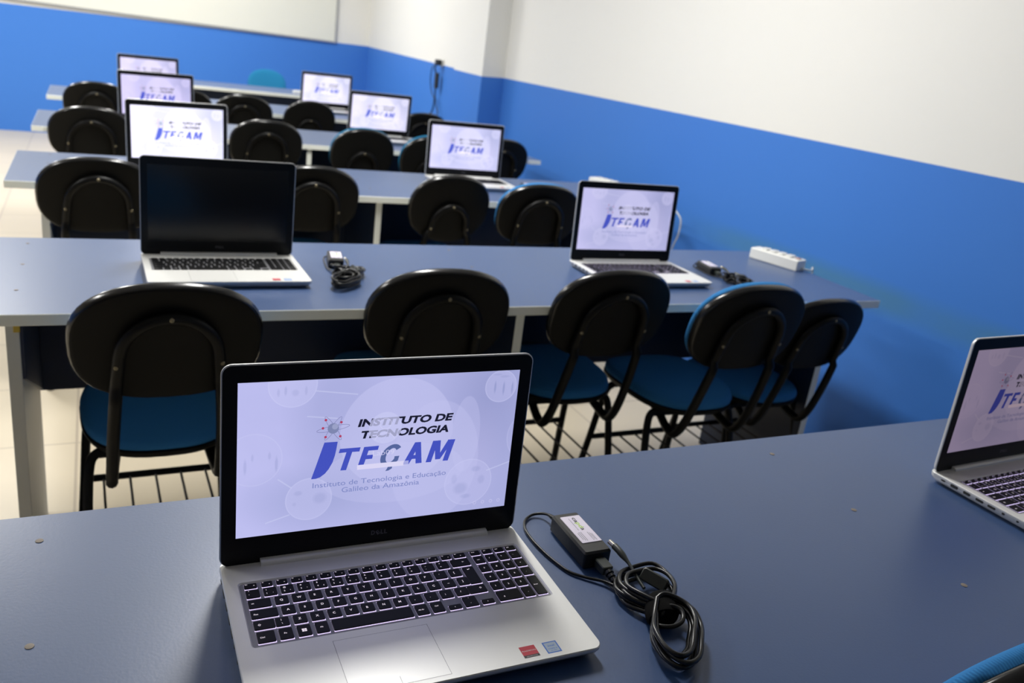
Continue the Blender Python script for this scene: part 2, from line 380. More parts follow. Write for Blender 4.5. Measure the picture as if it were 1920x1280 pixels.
# rear doorway side left bare: it is never seen
# whiteboard
wb = empty('whiteboard', (2.36, YF, Z+.415)); wb.rotation_euler = (0, math.radians(.5), 0)
tag(wb, 'large whiteboard with thin aluminium frame mounted on the back wall', 'whiteboard')
bm = bmesh.new(); box(bm, -4.6, -.018, .016, -.014, -.002, 1.2); link_mesh('board_surface', bm, M['board_face'], wb, smooth=False)
bm = bmesh.new()
box(bm, -4.61, -.028, 0, 0, -.002, .016); box(bm, -4.61, -.028, 1.2, 0, -.002, 1.216); box(bm, -.014, -.028, .016, 0, -.002, 1.2); box(bm, -4.61, -.028, .016, -4.6, -.002, 1.2)
link_mesh('board_frame', bm, M['board_frame'], wb, smooth=False)

# ------------------------------------------------------------------ ceiling lamps (light comes from these)
M['lamp_body'] = mat('white_lamp_housing', (.8, .8, .8), .5)
M['lamp_tube'] = mat('fluorescent_tube', (.9, .9, .9), .4, emit=(.96, .98, 1.0), estr=9)
def lamp(x, y):
    r = empty('ceiling_lamp', (x, y, CEIL)); 
    bm = bmesh.new()
    prof = [(-.14, 0), (-.15, -.03), (-.04, -.045), (.04, -.045), (.15, -.03), (.14, 0)]
    a = [bm.verts.new((px, -.62, pz)) for px, pz in prof]; b = [bm.verts.new((px, .62, pz)) for px, pz in prof]
    for i in range(5): bm.faces.new((a[i], a[i+1], b[i+1], b[i]))
    bm.faces.new(a); bm.faces.new(list(reversed(b))); bm.faces.new((a[0], b[0], b[5], a[5]))
    link_mesh('lamp_housing', bm, M['lamp_body'], r, smooth=False)
    for s in (-1, 1):
        bm = bmesh.new(); tube(bm, [(s*.085, -.59, -.062), (s*.085, .59, -.062)], .013, 12); link_mesh('lamp_tube', bm, M['lamp_tube'], r)
    ld = bpy.data.lights.new('lamp_light', 'AREA'); ld.shape = 'RECTANGLE'; ld.size = .26; ld.size_y = 1.2; ld.energy = POWER[(x, y)]; ld.color = (1.0, .985, .95)
    lo = bpy.data.objects.new('lamp_light', ld); COL.objects.link(lo); lo.parent = r; lo.location = (0, 0, -.09)
    return r
names = {(-2.3, 2.85): 'nearer left', (-2.0, 7.7): 'farther left', (.80, 2.85): 'nearer right', (.80, 7.7): 'farther right', (-.75, 5.7): 'middle'}
for x, y in LAMPS: tag(lamp(x, y), 'white twin-tube fluorescent lamp on the ceiling, %s one' % names[(x, y)], 'lamp', 'fluorescent ceiling lamps')

# ------------------------------------------------------------------ tables
def table(x0, x1, yf, depth, legs, label, seat=True, side=True):
    """long classroom table; origin at the floor under its front left corner"""
    r = empty('classroom_table', (x0, yf, 0)); W = x1-x0
    tag(r, label, 'table', 'long blue-topped classroom tables')
    bm = bmesh.new(); rbox(bm, 0, 0, TZ-.025, W, depth, TZ, .004, .0012, 2)
    for f in bm.faces:
        f.material_index = 1 if f.normal.z > .0 and f.calc_center_median().z > TZ-.001 else 0
    bm.normal_update()
    for f in bm.faces: f.material_index = 1 if (f.normal.z > .9 and f.calc_center_median().z > TZ-.002) else 0
    link_mesh('tabletop', bm, [M['edge_band'], M['navy_top']], r)
    for i, lx in enumerate(legs):
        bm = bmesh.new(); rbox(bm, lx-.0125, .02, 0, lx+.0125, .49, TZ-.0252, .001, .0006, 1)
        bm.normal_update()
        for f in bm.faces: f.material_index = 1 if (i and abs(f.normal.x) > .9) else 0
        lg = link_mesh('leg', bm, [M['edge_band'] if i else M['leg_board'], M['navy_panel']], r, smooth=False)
        for sy in (.165, .37, .565) if i < 2 else ():
            bm = bmesh.new(); L = [[bm.verts.new((lx+q*math.cos(t*math.pi/6), sy+q*math.sin(t*math.pi/6), TZ+h)) for t in range(12)] for q, h in ((.0045, -.001), (.0045, .0006), (.0028, .0009))]
            bridge(bm, L); link_mesh('screw_cap', bm, M['screw'], r)
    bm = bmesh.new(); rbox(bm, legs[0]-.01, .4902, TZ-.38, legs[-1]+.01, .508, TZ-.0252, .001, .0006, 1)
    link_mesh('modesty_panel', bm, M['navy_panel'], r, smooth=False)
    if side:  # thin dark wedge added to stand for shade on the leg's inner face
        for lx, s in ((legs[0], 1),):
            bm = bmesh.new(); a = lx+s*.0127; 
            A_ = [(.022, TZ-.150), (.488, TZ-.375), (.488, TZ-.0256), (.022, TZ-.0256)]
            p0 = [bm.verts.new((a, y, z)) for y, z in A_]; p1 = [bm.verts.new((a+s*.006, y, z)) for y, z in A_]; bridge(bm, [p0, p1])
            link_mesh('shade_wedge', bm, M['navy_panel'], r, smooth=False)
    return r
TD = .6254
table(-.19, 2.39, .442, TD, [.112, 1.271, 2.40-.11-.04], 'blue-topped long table in the foreground, nearest to the camera', side=False)
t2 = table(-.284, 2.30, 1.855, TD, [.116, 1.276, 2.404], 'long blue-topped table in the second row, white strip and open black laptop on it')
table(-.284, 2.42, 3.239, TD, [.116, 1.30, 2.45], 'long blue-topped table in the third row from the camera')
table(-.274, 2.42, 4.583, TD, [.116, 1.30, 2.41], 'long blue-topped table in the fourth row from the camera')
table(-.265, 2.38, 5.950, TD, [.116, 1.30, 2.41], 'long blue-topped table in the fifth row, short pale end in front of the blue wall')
table(.50, 2.05, 7.57, .56, [.10, 1.45], 'low desk across the far end by the whiteboard wall', side=False)
bm = bmesh.new(); rbox(bm, .118, .018, TZ-.045, .130, .022, TZ-.0252, .001, .0005, 1); 
link_mesh('corner_tape', bm, M['yellow_plastic'], t2, smooth=False)

# ------------------------------------------------------------------ chairs
def supell(th, a, b, e):
    c, s = math.cos(th), math.sin(th)
    if isinstance(e, tuple): e = e[0] if s > 0 else e[1]
    return a*math.copysign(abs(c)**(2/e), c), b*math.copysign(abs(s)**(2/e), s)
def blob(bm, prof, a, b, e, f, n=48, mis=None):
    """closed cushion-like solid from a radial profile [(t, h)], t scales the superellipse outline, f(u,v,h)->xyz"""
    rings = []
    for t, h in prof:
        rings.append([bm.verts.new(f(*[t*q for q in supell(2*math.pi*i/n, a, b, e)], h)) for i in range(n)])
    for k in range(len(rings)-1):
        for i in range(n):
            q = bm.faces.new((rings[k][i], rings[k][(i+1) % n], rings[k+1][(i+1) % n], rings[k+1][i]))
            if mis: q.material_index = mis[k]
    q = bm.faces.new(list(reversed(rings[0]))); q2 = bm.faces.new(rings[-1])
    if mis: q.material_index = mis[0]; q2.material_index = mis[-1]
RAKE = math.radians(15); BZ = .748
def fb(u, v, h):      # backrest surface: u across, v up, h forward
    y = h+.55*u*u-.010
    return (u, y*math.cos(RAKE)-v*math.sin(RAKE)+.034, BZ+v*math.cos(RAKE)+y*math.sin(RAKE))
def fs(u, v, h):      # seat: u across, v forward
    u = u*(.88+.08*(v+.205)/.41)
    return (u, .335+v, .425+h-.9*max(0, v-.12)**2+.25*u*u)
def make_chair(fab, oval=False, cush=.90):
    global BZ
    r = empty('classroom_chair')
    ha, hb, ex = (.178, .150, 2.25) if oval else (.187, .138, (2.25, 2.85))
    BZ = .720 if oval else .737; az = -.055 if oval else 0; aw = .80 if oval else 1.0
    bm = bmesh.new()
    blob(bm, [(.0, -.010), (.45, -.0105), (.80, -.012), (.93, -.0125), (.965, -.0115), (.985, -.007), (1.0, .0), (1.0, .005), (.985, .010), (.93, .012)], ha, hb, ex, fb, mis=[0]*4+[1]*5)
    bk = link_mesh('backrest', bm, [M['black_plastic'], M['black_gloss']], r, angle=60)
    bm = bmesh.new()
    blob(bm, [(.93*cush, .011), (cush-.01, .013), (cush, .020), (cush-.012, .027), (cush-.06, .033), (.75, .037), (.4, .039), (0, .039)], ha, hb, ex, fb)
    link_mesh('back_cushion', bm, M[fab], r, angle=60)
    bm = bmesh.new()
    blob(bm, [(0, -.012), (.9, -.012), (.97, -.008), (1.0, .0), (1.0, .006), (.97, .009)], .186, .205, 2.9, fs)
    link_mesh('seat_shell', bm, M['black_plastic'], r, angle=60)
    bm = bmesh.new()
    blob(bm, [(.95, .008), (.985, .011), (.992, .020), (.97, .032), (.90, .038), (.6, .041), (0, .040)], .186, .205, 2.9, fs)
    link_mesh('seat', bm, M[fab], r, angle=60)
    # arched back support tube
    arch = [(.085, .300, .405), (.100, .225, .395), (.109, .165, .374), (.112, .122, .372), (.111, .088, .42), (.108, .056, .51), (.103*(1+aw)/2, .030, .600), (.097*aw, .010, .680+az)]
    pts = arch[:]
    for k in range(1, 8):
        a = math.pi*k/8; v = .692+az+.106*aw**.5*math.sin(a); pts.append((.097*aw*math.cos(a), .006, v))
    pts += [(-x, y, z) for x, y, z in reversed(arch)]
    # keep the arch snug behind the shell
    P = smooth_path(pts, 5); Q = []
    for p in P:
        if p.z > BZ-hb+.02:
            vv = (p.z-BZ)/math.cos(RAKE); p = Vector((p.x, fb(p.x, vv, -.0135)[1]-.0105, p.z))
        Q.append(p)
    bm = bmesh.new(); tube(bm, Q, .0130, 10); bf = link_mesh('back_tube', bm, M['black_tube'], r, angle=60)
    for bx, bz in ((0, .692+az+.106*aw**.5), (-.1*aw, .69+az), (.1*aw, .69+az)):
        bm = bmesh.new(); vv = (bz-BZ)/math.cos(RAKE); yb = fb(bx, vv, -.0135)[1]-.0215
        for q, h in (): pass
        L = [[bm.verts.new((bx+rr*math.cos(t*math.pi/4), yb+h, bz+rr*math.sin(t*math.pi/4))) for t in range(8)] for rr, h in ((.0052, .003), (.0052, -.001), (.003, -.003))]
        bridge(bm, L); link_mesh('bolt', bm, M['bolt'], bf)
    for sx in (-1, 1):
        for top, bot in (((.135, .205, .408), (.175, .115, 0)), ((.135, .430, .405), (.180, .500, 0))):
            bm = bmesh.new()
            a = Vector((sx*top[0], top[1], top[2])); b = Vector((sx*bot[0], bot[1], bot[2]+.012))
            m1 = Vector((sx*(top[0]+.022), top[1]-(.012 if top[1] < .3 else -.012), top[2]-.045))
            tube(bm, smooth_path([a-Vector((sx*.03, 0, 0)), a+Vector((sx*.004, 0, -.004)), m1, m1.lerp(b, .5), b], 5), .0115, 8)
            lg = link_mesh('leg', bm, M['black_tube'], r, angle=60)
            bm = bmesh.new(); tube(bm, [b-Vector((0, 0, .012)), b+Vector((0, 0, .012))], .0145, 10); link_mesh('rubber_foot', bm, M['black_plastic'], lg)
    bm = bmesh.new()
    tube(bm, [(-.158, .165, .20), (.158, .165, .20)], .0095, 8); tube(bm, [(-.160, .462, .20), (.160, .462, .20)], .0095, 8)
    for k in range(5):
        x = -.124+k*.062; tube(bm, [(x, .165, .20), (x, .462, .20)], .0035, 6)
    link_mesh('book_rack', bm, M['black_tube'], r)
    bm = bmesh.new()
    tube(bm, [(-.135, .205, .402), (.135, .205, .402)], .010, 8); tube(bm, [(-.135, .43, .400), (.135, .43, .400)], .010, 8)
    tube(bm, [(-.07, .20, .404), (-.07, .44, .402)], .009, 8); tube(bm, [(.07, .20, .404), (.07, .44, .402)], .009, 8)
    link_mesh('seat_frame', bm, M['black_tube'], r)
    return r
PROTO = {'b': make_chair('fabric_blue'), 'w': make_chair('fabric_blue', cush=.985), 'c': make_chair('fabric_blue', cush=.95), 'o': make_chair('fabric_blue', True), 't': make_chair('fabric_teal', True, 1.0)}
used = dict.fromkeys(PROTO, False)
G = 'black-backed classroom chairs with blue cushions'
CH = [  # x, y of backrest, yaw deg, fabric, label
 (.120, 1.690, 1, 'b', 'black-backed chair left of the near laptop, largest chair in view, at the second table'),
 (.745, 1.800, -2, 'b', 'black-backed chair right behind the lid of the near laptop, at the second table'),
 (1.245, 1.798, 0, 'b', 'black chair in front of the right-hand lit laptop of the second table'),
 (1.612, 1.660, 0, 'w', 'black chair with blue cushion rim, second from the blue wall at the second table'),
 (1.968, 1.745, 0, 'b', 'black chair closest to the blue wall at the second table, partly hidden by its neighbour'),
 (.0, 3.100, 2, 'b', 'black chair at the left end of the third table, beside the switched-off laptop'),
 (.735, 3.185, 0, 'b', 'black chair just right of the switched-off laptop, at the third table'),
 (1.305, 3.185, 0, 'o', 'oval-backed black chair in front of the right-hand laptop of the third table'),
 (1.650, 3.050, -2, 'w', 'black chair with blue left rim behind the lit laptop of the second table'),
 (-.02, 4.500, 0, 'b', 'black chair at the left end of the fourth table, left of the very bright screen'),
 (.795, 4.530, 0, 'b', 'black chair in the middle of the fourth table, its top rim shining'),
 (1.305, 4.520, 0, 't', 'teal-cushioned chair in front of the right-hand laptop of the fourth table'),
 (1.665, 4.420, 0, 't', 'teal-edged chair mostly hidden behind the right laptop of the third table'),
 (2.13, 4.530, 0, 'b', 'black chair at the wall end of the fourth table, right of the third-row laptop'),
 (.01, 5.79, 0, 'b', 'black chair at the left end of the fifth table, white spot on its top'),
 (.50, 5.86, 0, 'b', 'black chair peeking out between the left laptops of the far rows'),
 (.865, 5.80, 0, 'b', 'black chair in the middle of the fifth table'),
 (1.31, 5.88, 0, 'o', 'black chair in front of the right-hand laptop of the fifth table'),
 (2.06, 5.70, 0, 'b', 'black chair at the wall end of the fifth table, below the hanging cable'),
 (1.50, 8.72, 176, 't', 'teal chair behind the far desk, its cushion facing the camera'),
 (.935, .385, 3, 'c', 'blue-cushioned chair at the lower right corner, drawn up to the near table'),
]
for x, y, a, fab, lab in CH:
    src = PROTO[fab]
    c = src if not used[fab] else copy_tree(src); used[fab] = True
    c.location = (x, y, 0); c.rotation_euler = (0, 0, math.radians(a)); tag(c, lab, 'chair', G)
    if 'closest to the blue wall' in lab: c.scale = (.92, .92, .92)

# ------------------------------------------------------------------ laptops
W, D, DW, DH, DB, LH, TK = .380, .258, .3442, .1935, .0365, .2515, .019
mm = .001
def keys_layout():
    """(u0, v0, u1, v1, legend list [(text, dx, dy, height mm)], kind) in mm from the back left corner of the base"""
    K = []; p = 18.92; w = 14.6
    def k(u0, v0, u1, v1, *leg): K.append((u0, v0, u1, v1, leg))
    F0, F1 = 50.3, 59
    k(21.9, F0, 35.8, F1, ('Esc', 1.2, 2.2, 1.5), ('o', 10, 5, 2))
    for i in range(15):
        nm = ['F%d' % (j+1) for j in range(12)]+['prt', 'ins', 'del']
        u = 40.8+16.85*i; k(u, F0, u+12.4 if i < 14 else 291.8, F1, (nm[i], 1.2, 2.4, 1.5), ('x', 8.2, 6, 1.6))
    for i, n in enumerate(('home', 'end', 'pgup', 'pgdn')): u = 299.4+16.55*i; k(u, F0, u+12.6, F1, (n, 1.5, 3.6, 1.4))
    r = (62.2, 76.6)
    k(21.9, r[0], 36.8, r[1], ('"', 3, 4.2, 2.6), ("'", 3, 10.5, 2.6))
    for i, (a, b) in enumerate(zip('!@#$%^&*()_+', '1234567890-=')):
        u = 41.1+p*i; k(u, r[0], u+w, r[1], (a, 3, 5.2, 2.4), (b, 3, 11.5, 2.4), *((('¹²³£¢¬'[i], 10, 11.5, 2.0),) if i < 6 else ()))
    k(268.1, r[0], 291.8, r[1], ('←', 14, 8, 2.4))
    for i, n in enumerate(('num', '/', '*', '-')): u = 299.4+16.55*i; k(u, r[0], u+12.8, r[1], (n, 3.2, 8.3, 1.6 if i == 0 else 2.4))
    r = (80.6, 95)
    k(21.9, r[0], 46.2, r[1], ('tab', 3, 7.5, 1.8))
    for i, n in enumerate('QWERTYUIOP´['):
        u = 50.6+p*i; k(u, r[0], u+w, r[1], (n, 5.2, 8.8, 3.3))
    k(277.4, r[0], 291.8, 114, ('↵', 5, 6.5, 3.0))
    for i, n in enumerate('789+'): u = 299.4+16.55*i; k(u, r[0], u+12.8, r[1], (n, 5, 8.6, 2.6))
    r = (99, 113.4)
    k(21.9, r[0], 50.6, r[1], ('Fixa', 3, 8.6, 2.2))
    for i, n in enumerate('ASDFGHJKLÇ~]'):
        u = 54.8+p*i; k(u, r[0], min(u+w, 276.6), r[1], (n, 5.2, 8.8, 3.3))
    for i, n in enumerate('456.'): u = 299.4+16.55*i; k(u, r[0], u+12.8, r[1], (n, 5, 8.6, 2.6))
    r = (117.4, 131.8)
    k(22.2, r[0], 44.2, r[1], ('⇧', 4, 8.8, 3)); k(45.0, r[0], 59.4, r[1], ('|', 6, 5.4, 2.6), ('\\', 6, 11.5, 2.6))
    for i, n in enumerate('ZXCVBNM,.;'): u = 63.9+p*i; k(u, r[0], u+w, r[1], (n, 5.2, 8.8, 3.3))
    k(253.1, r[0], 268.6, r[1], ('/', 5.5, 8.8, 3.0)); k(269.4, r[0], 291.8, r[1], ('⇧', 14, 7.5, 2.6))
    for i, n in enumerate('123'): u = 299.4+16.55*i; k(u, r[0], u+12.8, r[1], (n, 5, 8.6, 2.6))
    k(349.1, r[0], 362, 153.4, ('Enter', 2.6, 18, 1.8))
    r = (135.8, 153.4)
    k(22.8, r[0], 41.3, r[1], ('Ctrl', 3, 10.5, 2.2)); k(45.6, r[0], 59.8, r[1], ('Fn', 5, 9.5, 2.3)); k(64.6, r[0], 79, r[1], ('WIN', 4.6, 10.5, 5))
    k(84, r[0], 97.8, r[1], ('Alt', 4.5, 9.5, 2)); k(102.3, r[0], 192.8, r[1]); k(197.3, r[0], 211.6, r[1], ('Alt Gr', 2.6, 10, 1.9)); k(216.2, r[0], 230.4, r[1], ('Ctrl', 4, 8, 2))
    k(235.8, 145.6, 251, r[1], ('‹', 6.5, 5, 2.4)); k(255.8, r[0], 272.2, r[1], ('ˆ', 7, 4.5, 2.4), ('ˇ', 7, 14, 2.4)); k(277, 145.6, 292.2, r[1], ('›', 6.5, 5, 2.4))
    k(299.2, r[0], 328.8, r[1], ('0', 7, 12, 2.4)); k(332.7, r[0], 345.6, r[1], (',', 6, 10, 2.6))
    return K
KEYS = keys_layout()
KZ = TK-.0016
def P3(u, v, z=TK): return (u*mm, -v*mm, z)
def key_mesh(i, lit):
    u0, v0, u1, v1, leg = KEYS[i]
    nm = 'key_mesh_%d_%s' % (i, lit)
    bm = bmesh.new(); x0, y0, x1, y1 = u0*mm, -v1*mm, u1*mm, -v0*mm
    z0 = KZ+.0004; zt = TK+.0004
    L = [rloop(bm, x0, y0, x1, y1, z0, .0012, 2), rloop(bm, x0, y0, x1, y1, zt-.0003, .0012, 2), rloop(bm, x0+.0003, y0+.0003, x1-.0003, y1-.0003, zt, .001, 2)]
    bridge(bm, L, cap0=False)
    z = zt+.00006
    for t, dx, dy, h in leg:
        if t == 'WIN':
            for a in (0, 1):
                for b in (0, 1):
                    cx = u0+dx+a*2.7; cy = v0+dy-4+b*2.5
                    poly(bm, [(cx, cy), (cx+2.4, cy), (cx+2.4, cy+2.2), (cx, cy+2.2)], lambda x, y: P3(x, y, z), 1)
        else:
            text(bm, t, lambda x, y: P3(x, -y, z), 1, bold=.015, height=h, x=u0+dx, y=-(v0+dy))
    me = bpy.data.meshes.new(nm)
    for f in bm.faces: pass
    bm.normal_update()
    for f in bm.faces:
        if f.material_index == 1 and f.normal.z < 0: f.normal_flip()
    bm.to_mesh(me); bm.free(); me.materials.append(M['key']); me.materials.append(M['legend_lit'] if lit else M['legend'])
    return me
def screen_art(bm):
    """everything drawn on the display, mm coordinates from its top left"""
    z1, z2, z3 = .00012, .00024, .00036
    f1 = lambda x, y: (x*mm, -y*mm, z1); f2 = lambda x, y: (x*mm, -y*mm, z2); f3 = lambda x, y: (x*mm, -y*mm, z3)
    SH = .27
    t1 = lambda x, y: (x*mm, y*mm, z1)
    text(bm, 'INSTITUTO DE', t1, 1, bold=.045, width=119, height=9.4, x=137.6, y=-62.5, shear=SH)
    text(bm, 'TECNOLOGIA', t1, 1, bold=.045, width=113.5, height=9.4, x=140.5, y=-78, shear=SH)
    text(bm, 'Instituto de Tecnologia e Educação', t1, 4, bold=.004, width=169, height=6.9, x=86.7, y=-138)
    text(bm, 'Galileo da Amazônia', t1, 4, bold=.004, width=98.5, height=6.9, x=122.1, y=-147.6)
    up = lambda pts, dz=118.: [(x+SH*h, dz-h) for x, h in pts]
    def poly(bm, pts, f, mi, o=.9):
        PLY(bm, pts, f, mi)
        if o and mi == 2: band(bm, pts, o, f, mi, closed=True)
    # J
    J = [(98.8, 80), (114, 80.2), (112.6, 90), (111.2, 98), (108.8, 106.4), (104.6, 114.6), (100.4, 120), (95, 124), (90.2, 125.5), (85.1, 125.9), (90, 110), (94.4, 95)]
    poly(bm, J, f1, 2)
    poly(bm, up([(110, 23.4), (119.6, 23.4), (119.6, 0), (125.8, 0), (125.8, 23.4), (134.8, 23.4), (134.8, 28), (110, 28)]), f1, 2)
    poly(bm, up([(139.6, 0), (157, 0), (157, 4.6), (146, 4.6), (146, 12.2), (154, 12.2), (154, 16.8), (146, 16.8), (146, 23.4), (157.6, 23.4), (157.6, 28), (139.6, 28)]), f1, 2)
    # C with cedilla
    out, inn = [], []
    for i in range(25):
        a = math.radians(42+i*(292/24)); out.append((177.5+12.8*math.cos(a), 14+14.8*math.sin(a))); inn.append((177.5+6.2*math.cos(a), 14+9.6*math.sin(a)))
    for i in range(24): poly(bm, up([out[i], out[i+1], inn[i+1], inn[i]]), f1, 3)
    poly(bm, up([(182.5, 12.5), (188.6, 12.5), (188.6, 6), (183.6, 5)]), f1, 3)
    poly(bm, up([(178.5, -1), (184, -1), (184.5, -3.6), (181, -6.2), (177, -6.6), (178, -4)]), f1, 3)
    # A, M
    poly(bm, up([(197.4, 0), (204.4, 0), (206.3, 6.6), (206.3, 11), (208.3, 19), (210.6, 28.6), (203.7, 28.6)]), f1, 2)
    poly(bm, up([(204.9, 6.8), (215, 6.8), (213.8, 11.2), (206.1, 11.2)]), f1, 2)
    poly(bm, up([(214.2, 0), (221.3, 0), (210.6, 28.6), (207, 20.5)]), f1, 2)
    poly(bm, up([(227.4, 0), (233.6, 0), (233.6, 28.6), (227.4, 28.6)]), f1, 2)
    poly(bm, up([(233.6, 28.6), (233.6, 18), (239, 3), (242.2, 3), (242.2, 10), (236.8, 28.6)]), f1, 2)
    poly(bm, up([(250, 28.6), (247.5, 28.6), (242.2, 10), (242.2, 3), (244.6, 3), (250, 18)]), f1, 2)
    poly(bm, up([(250, 0), (256.2, 0), (256.2, 28.6), (250, 28.6)]), f1, 2)
    # atom
    cx, cy = 108.2, 62.3
    for ang, a, b in ((-8, 19.5, 3.2), (57, 18.2, 3.0), (-57, 17, 3.0)):
        c, s = math.cos(math.radians(ang)), math.sin(math.radians(ang)); pts = []
        for i in range(40):
            q = 2*math.pi*i/40; x, y = a*math.cos(q), b*math.sin(q); pts.append((cx+c*x-s*y, cy+s*x+c*y))
        band(bm, pts, .5, f1, 8, closed=True)
    disc2(bm, cx, cy, 6.7, f2, 6); disc2(bm, cx+2, cy-2.2, 3.6, f3, 7)
    for x, y in ((99, 51.1), (117.4, 55.1), (96, 61.2), (99.5, 72.7), (117, 73)): disc2(bm, x, y, 1.6, f2, 5, 14)
    # sign-in overlay: round avatar veil, name, password bar, tray symbols
    disc2(bm, 171.7, 66.4, 20.6, f3, 9, 40)
    f4 = lambda x, y: (x*mm, -y*mm, .00046)
    band(bm, [(171.7+7*math.cos(i*math.pi/12), 61+7*math.sin(i*math.pi/12)) for i in range(24)], .6, f4, 10, closed=True)
    band(bm, [(171.7+13*math.cos(math.radians(200+i*10)), 86+13*math.sin(math.radians(200+i*10))) for i in range(15)], .6, f4, 10)
    text(bm, 'Lab09', lambda x, y: (x*mm, y*mm, .00046), 10, bold=0, width=27, height=6.8, x=158, y=-102.3)
    poly(bm, [(139.4, 112.9), (198, 112.9), (198, 119.2), (139.4, 119.2)], f3, 11)
    poly(bm, [(198.2, 112.9), (204.4, 112.9), (204.4, 119.2), (198.2, 119.2)], f3, 9)
    for x in (300, 311.5, 323, 334): band(bm, [(x+2*math.cos(i*math.pi/6), 183.5+2*math.sin(i*math.pi/6)) for i in range(12)], .5, f3, 10, closed=True)
ART_MATS = ['wallpaper', 's_black', 's_blue', 's_grey', 's_dim', 's_red', 's_ball', 's_ballhi', 's_line', 's_veil', 's_veil2', 's_light']
_screen = [None]
def make_laptop(detail, lit, glow):
    r = empty('laptop')
    # --- base
    bm = bmesh.new()
    L = [rloop(bm, .006, -D+.010, W-.006, -.008, .0035, .008, 5), rloop(bm, .001, -D+.003, W-.001, -.001, .0105, .011, 5), rloop(bm, 0, -D, W, 0, .0150, .012, 5),
         rloop(bm, 0, -D, W, 0, TK-.0012, .012, 5), rloop(bm, .0010, -D+.0010, W-.0010, -.0010, TK, .011, 5),
         rloop(bm, .0155, -.1588, .3668, -.0462, TK, .004, 5), rloop(bm, .0170, -.1573, .3653, -.0477, TK-.0016, .0035, 5)]
    bridge(bm, L, [1, 1, 1, 1, 0, 0], mi0=1, mi1=2)
    link_mesh('base', bm, [M['silver'], M['silver_side'], M['well']], r, angle=30)
    # feet
    for fx in (.03, W-.03):
        for fy in (-.025, -D+.03):
            bm = bmesh.new(); rbox(bm, fx-.02, fy-.004, 0, fx+.02, fy+.004, .0045, .003, .0006, 3); link_mesh('rubber_foot', bm, M['black_plastic'], r)
    # touchpad with its groove
    bm = bmesh.new()
    poly(bm, [(96.2, 169.6), (201.4, 169.6), (201.4, 250.6), (96.2, 250.6)], lambda x, y: P3(x, y, TK+.00003), 1)
    poly(bm, [(96.6, 170.0), (201.0, 170.0), (201.0, 250.2), (96.6, 250.2)], lambda x, y: P3(x, y, TK+.00010), 0)
    poly(bm, [(148.6, 239), (149, 239), (149, 250.2), (148.6, 250.2)], lambda x, y: P3(x, y, TK+.00016), 1)
    link_mesh('touchpad', bm, [M['pad'], M['groove']], r, smooth=False)
    # keyboard
    kb = None
    if detail:
        bm = bmesh.new()
        for (u0, v0, u1, v1, leg) in KEYS:
            e = .0009 if glow else .0002
            x0, y0, x1, y1 = u0*mm, -v1*mm-e, u1*mm+e*.25, -v0*mm+.0001
            quad(bm, (x0, y0, KZ+.0005), (x1, y0, KZ+.0005), (x1, y1, KZ+.0005), (x0, y1, KZ+.0005))
        kb = link_mesh('keyboard', bm, M['key_glow'] if glow else M['well'], r, smooth=False)
        for i in range(len(KEYS)):
            ko = bpy.data.objects.new('key', key_mesh(i, glow)); COL.objects.link(ko); ko.parent = kb
    else:
        bm = bmesh.new()
        for (u0, v0, u1, v1, leg) in KEYS:
            box(bm, u0*mm, -v1*mm, KZ+.0002, u1*mm, -v0*mm, TK+.0004)
        link_mesh('keyboard', bm, M['key'], r, smooth=False)
    # stickers
    z = TK+.0001
    bm = bmesh.new(); f = lambda x, y: P3(x, y, z)
    poly(bm, [(285, 233.2), (303.7, 233.2), (303.7, 247), (285, 247)], f, 0); poly(bm, [(285, 247), (303.7, 247), (303.7, 250.8), (285, 250.8)], f, 1)
    if detail:
        f2 = lambda x, y: P3(x, -y, z+.00006)
        text(bm, 'RADEON', f2, 2, bold=.01, width=16, height=1.9, x=286.4, y=-241.4); text(bm, 'GRAPHICS', f2, 2, bold=.01, width=13, height=1.2, x=288, y=-249.6)
    link_mesh('red_sticker', bm, [M['red_sticker'], M['ink_black'], M['ink_white']], r, smooth=False)
    bm = bmesh.new()
    poly(bm, [(313.2, 233.3), (330.4, 233.3), (330.4, 251), (313.2, 251)], f, 0)
    poly(bm, [(314.6, 234.7), (329, 234.7), (329, 249.6), (314.6, 249.6)], lambda x, y: P3(x, y, z+.00005), 1)
    if detail:
        f3 = lambda x, y: P3(x, -y, z+.0001)
        text(bm, 'intel', f3, 0, bold=.01, width=8, height=3.0, x=317.8, y=-241); text(bm, 'CORE i5', f3, 0, bold=.01, width=11, height=1.7, x=316.4, y=-245.2); text(bm, '8th GEN', f3, 0, bold=.01, width=7, height=1.2, x=318.5, y=-248)
    link_mesh('blue_sticker', bm, [M['blue_sticker'], M['pale_sticker']], r, smooth=False)
    if detail:
        bm = bmesh.new(); L = [[bm.verts.new(((354+q*math.cos(t*math.pi/10))*mm, (-28+q*math.sin(t*math.pi/10))*mm, TK+h)) for t in range(20)] for q, h in ((4.6, .0), (4.4, .0003), (3.8, .0001))]
        bridge(bm, L); link_mesh('power_button', bm, M['pad'], r)
        for y0, ln, hh in ((-.030, .008, .003), (-.052, .014, .0055), (-.076, .013, .005), (-.100, .014, .0045), (-.122, .014, .0045), (-.143, .005, .004), (-.168, .004, .003)):
            bm = bmesh.new(); rbox(bm, -ln/2, -hh/2, -.0004, ln/2, hh/2, .0004, hh*.3, .0001, 3)
            po = link_mesh('side_port', bm, M['dark_slot'], r); po.rotation_euler = (math.pi/2, 0, -math.pi/2); po.location = (.0002, y0, .0125)
    # --- lid (local: x right, y up along the lid, z toward the user)
    lid = None
    bm = bmesh.new()
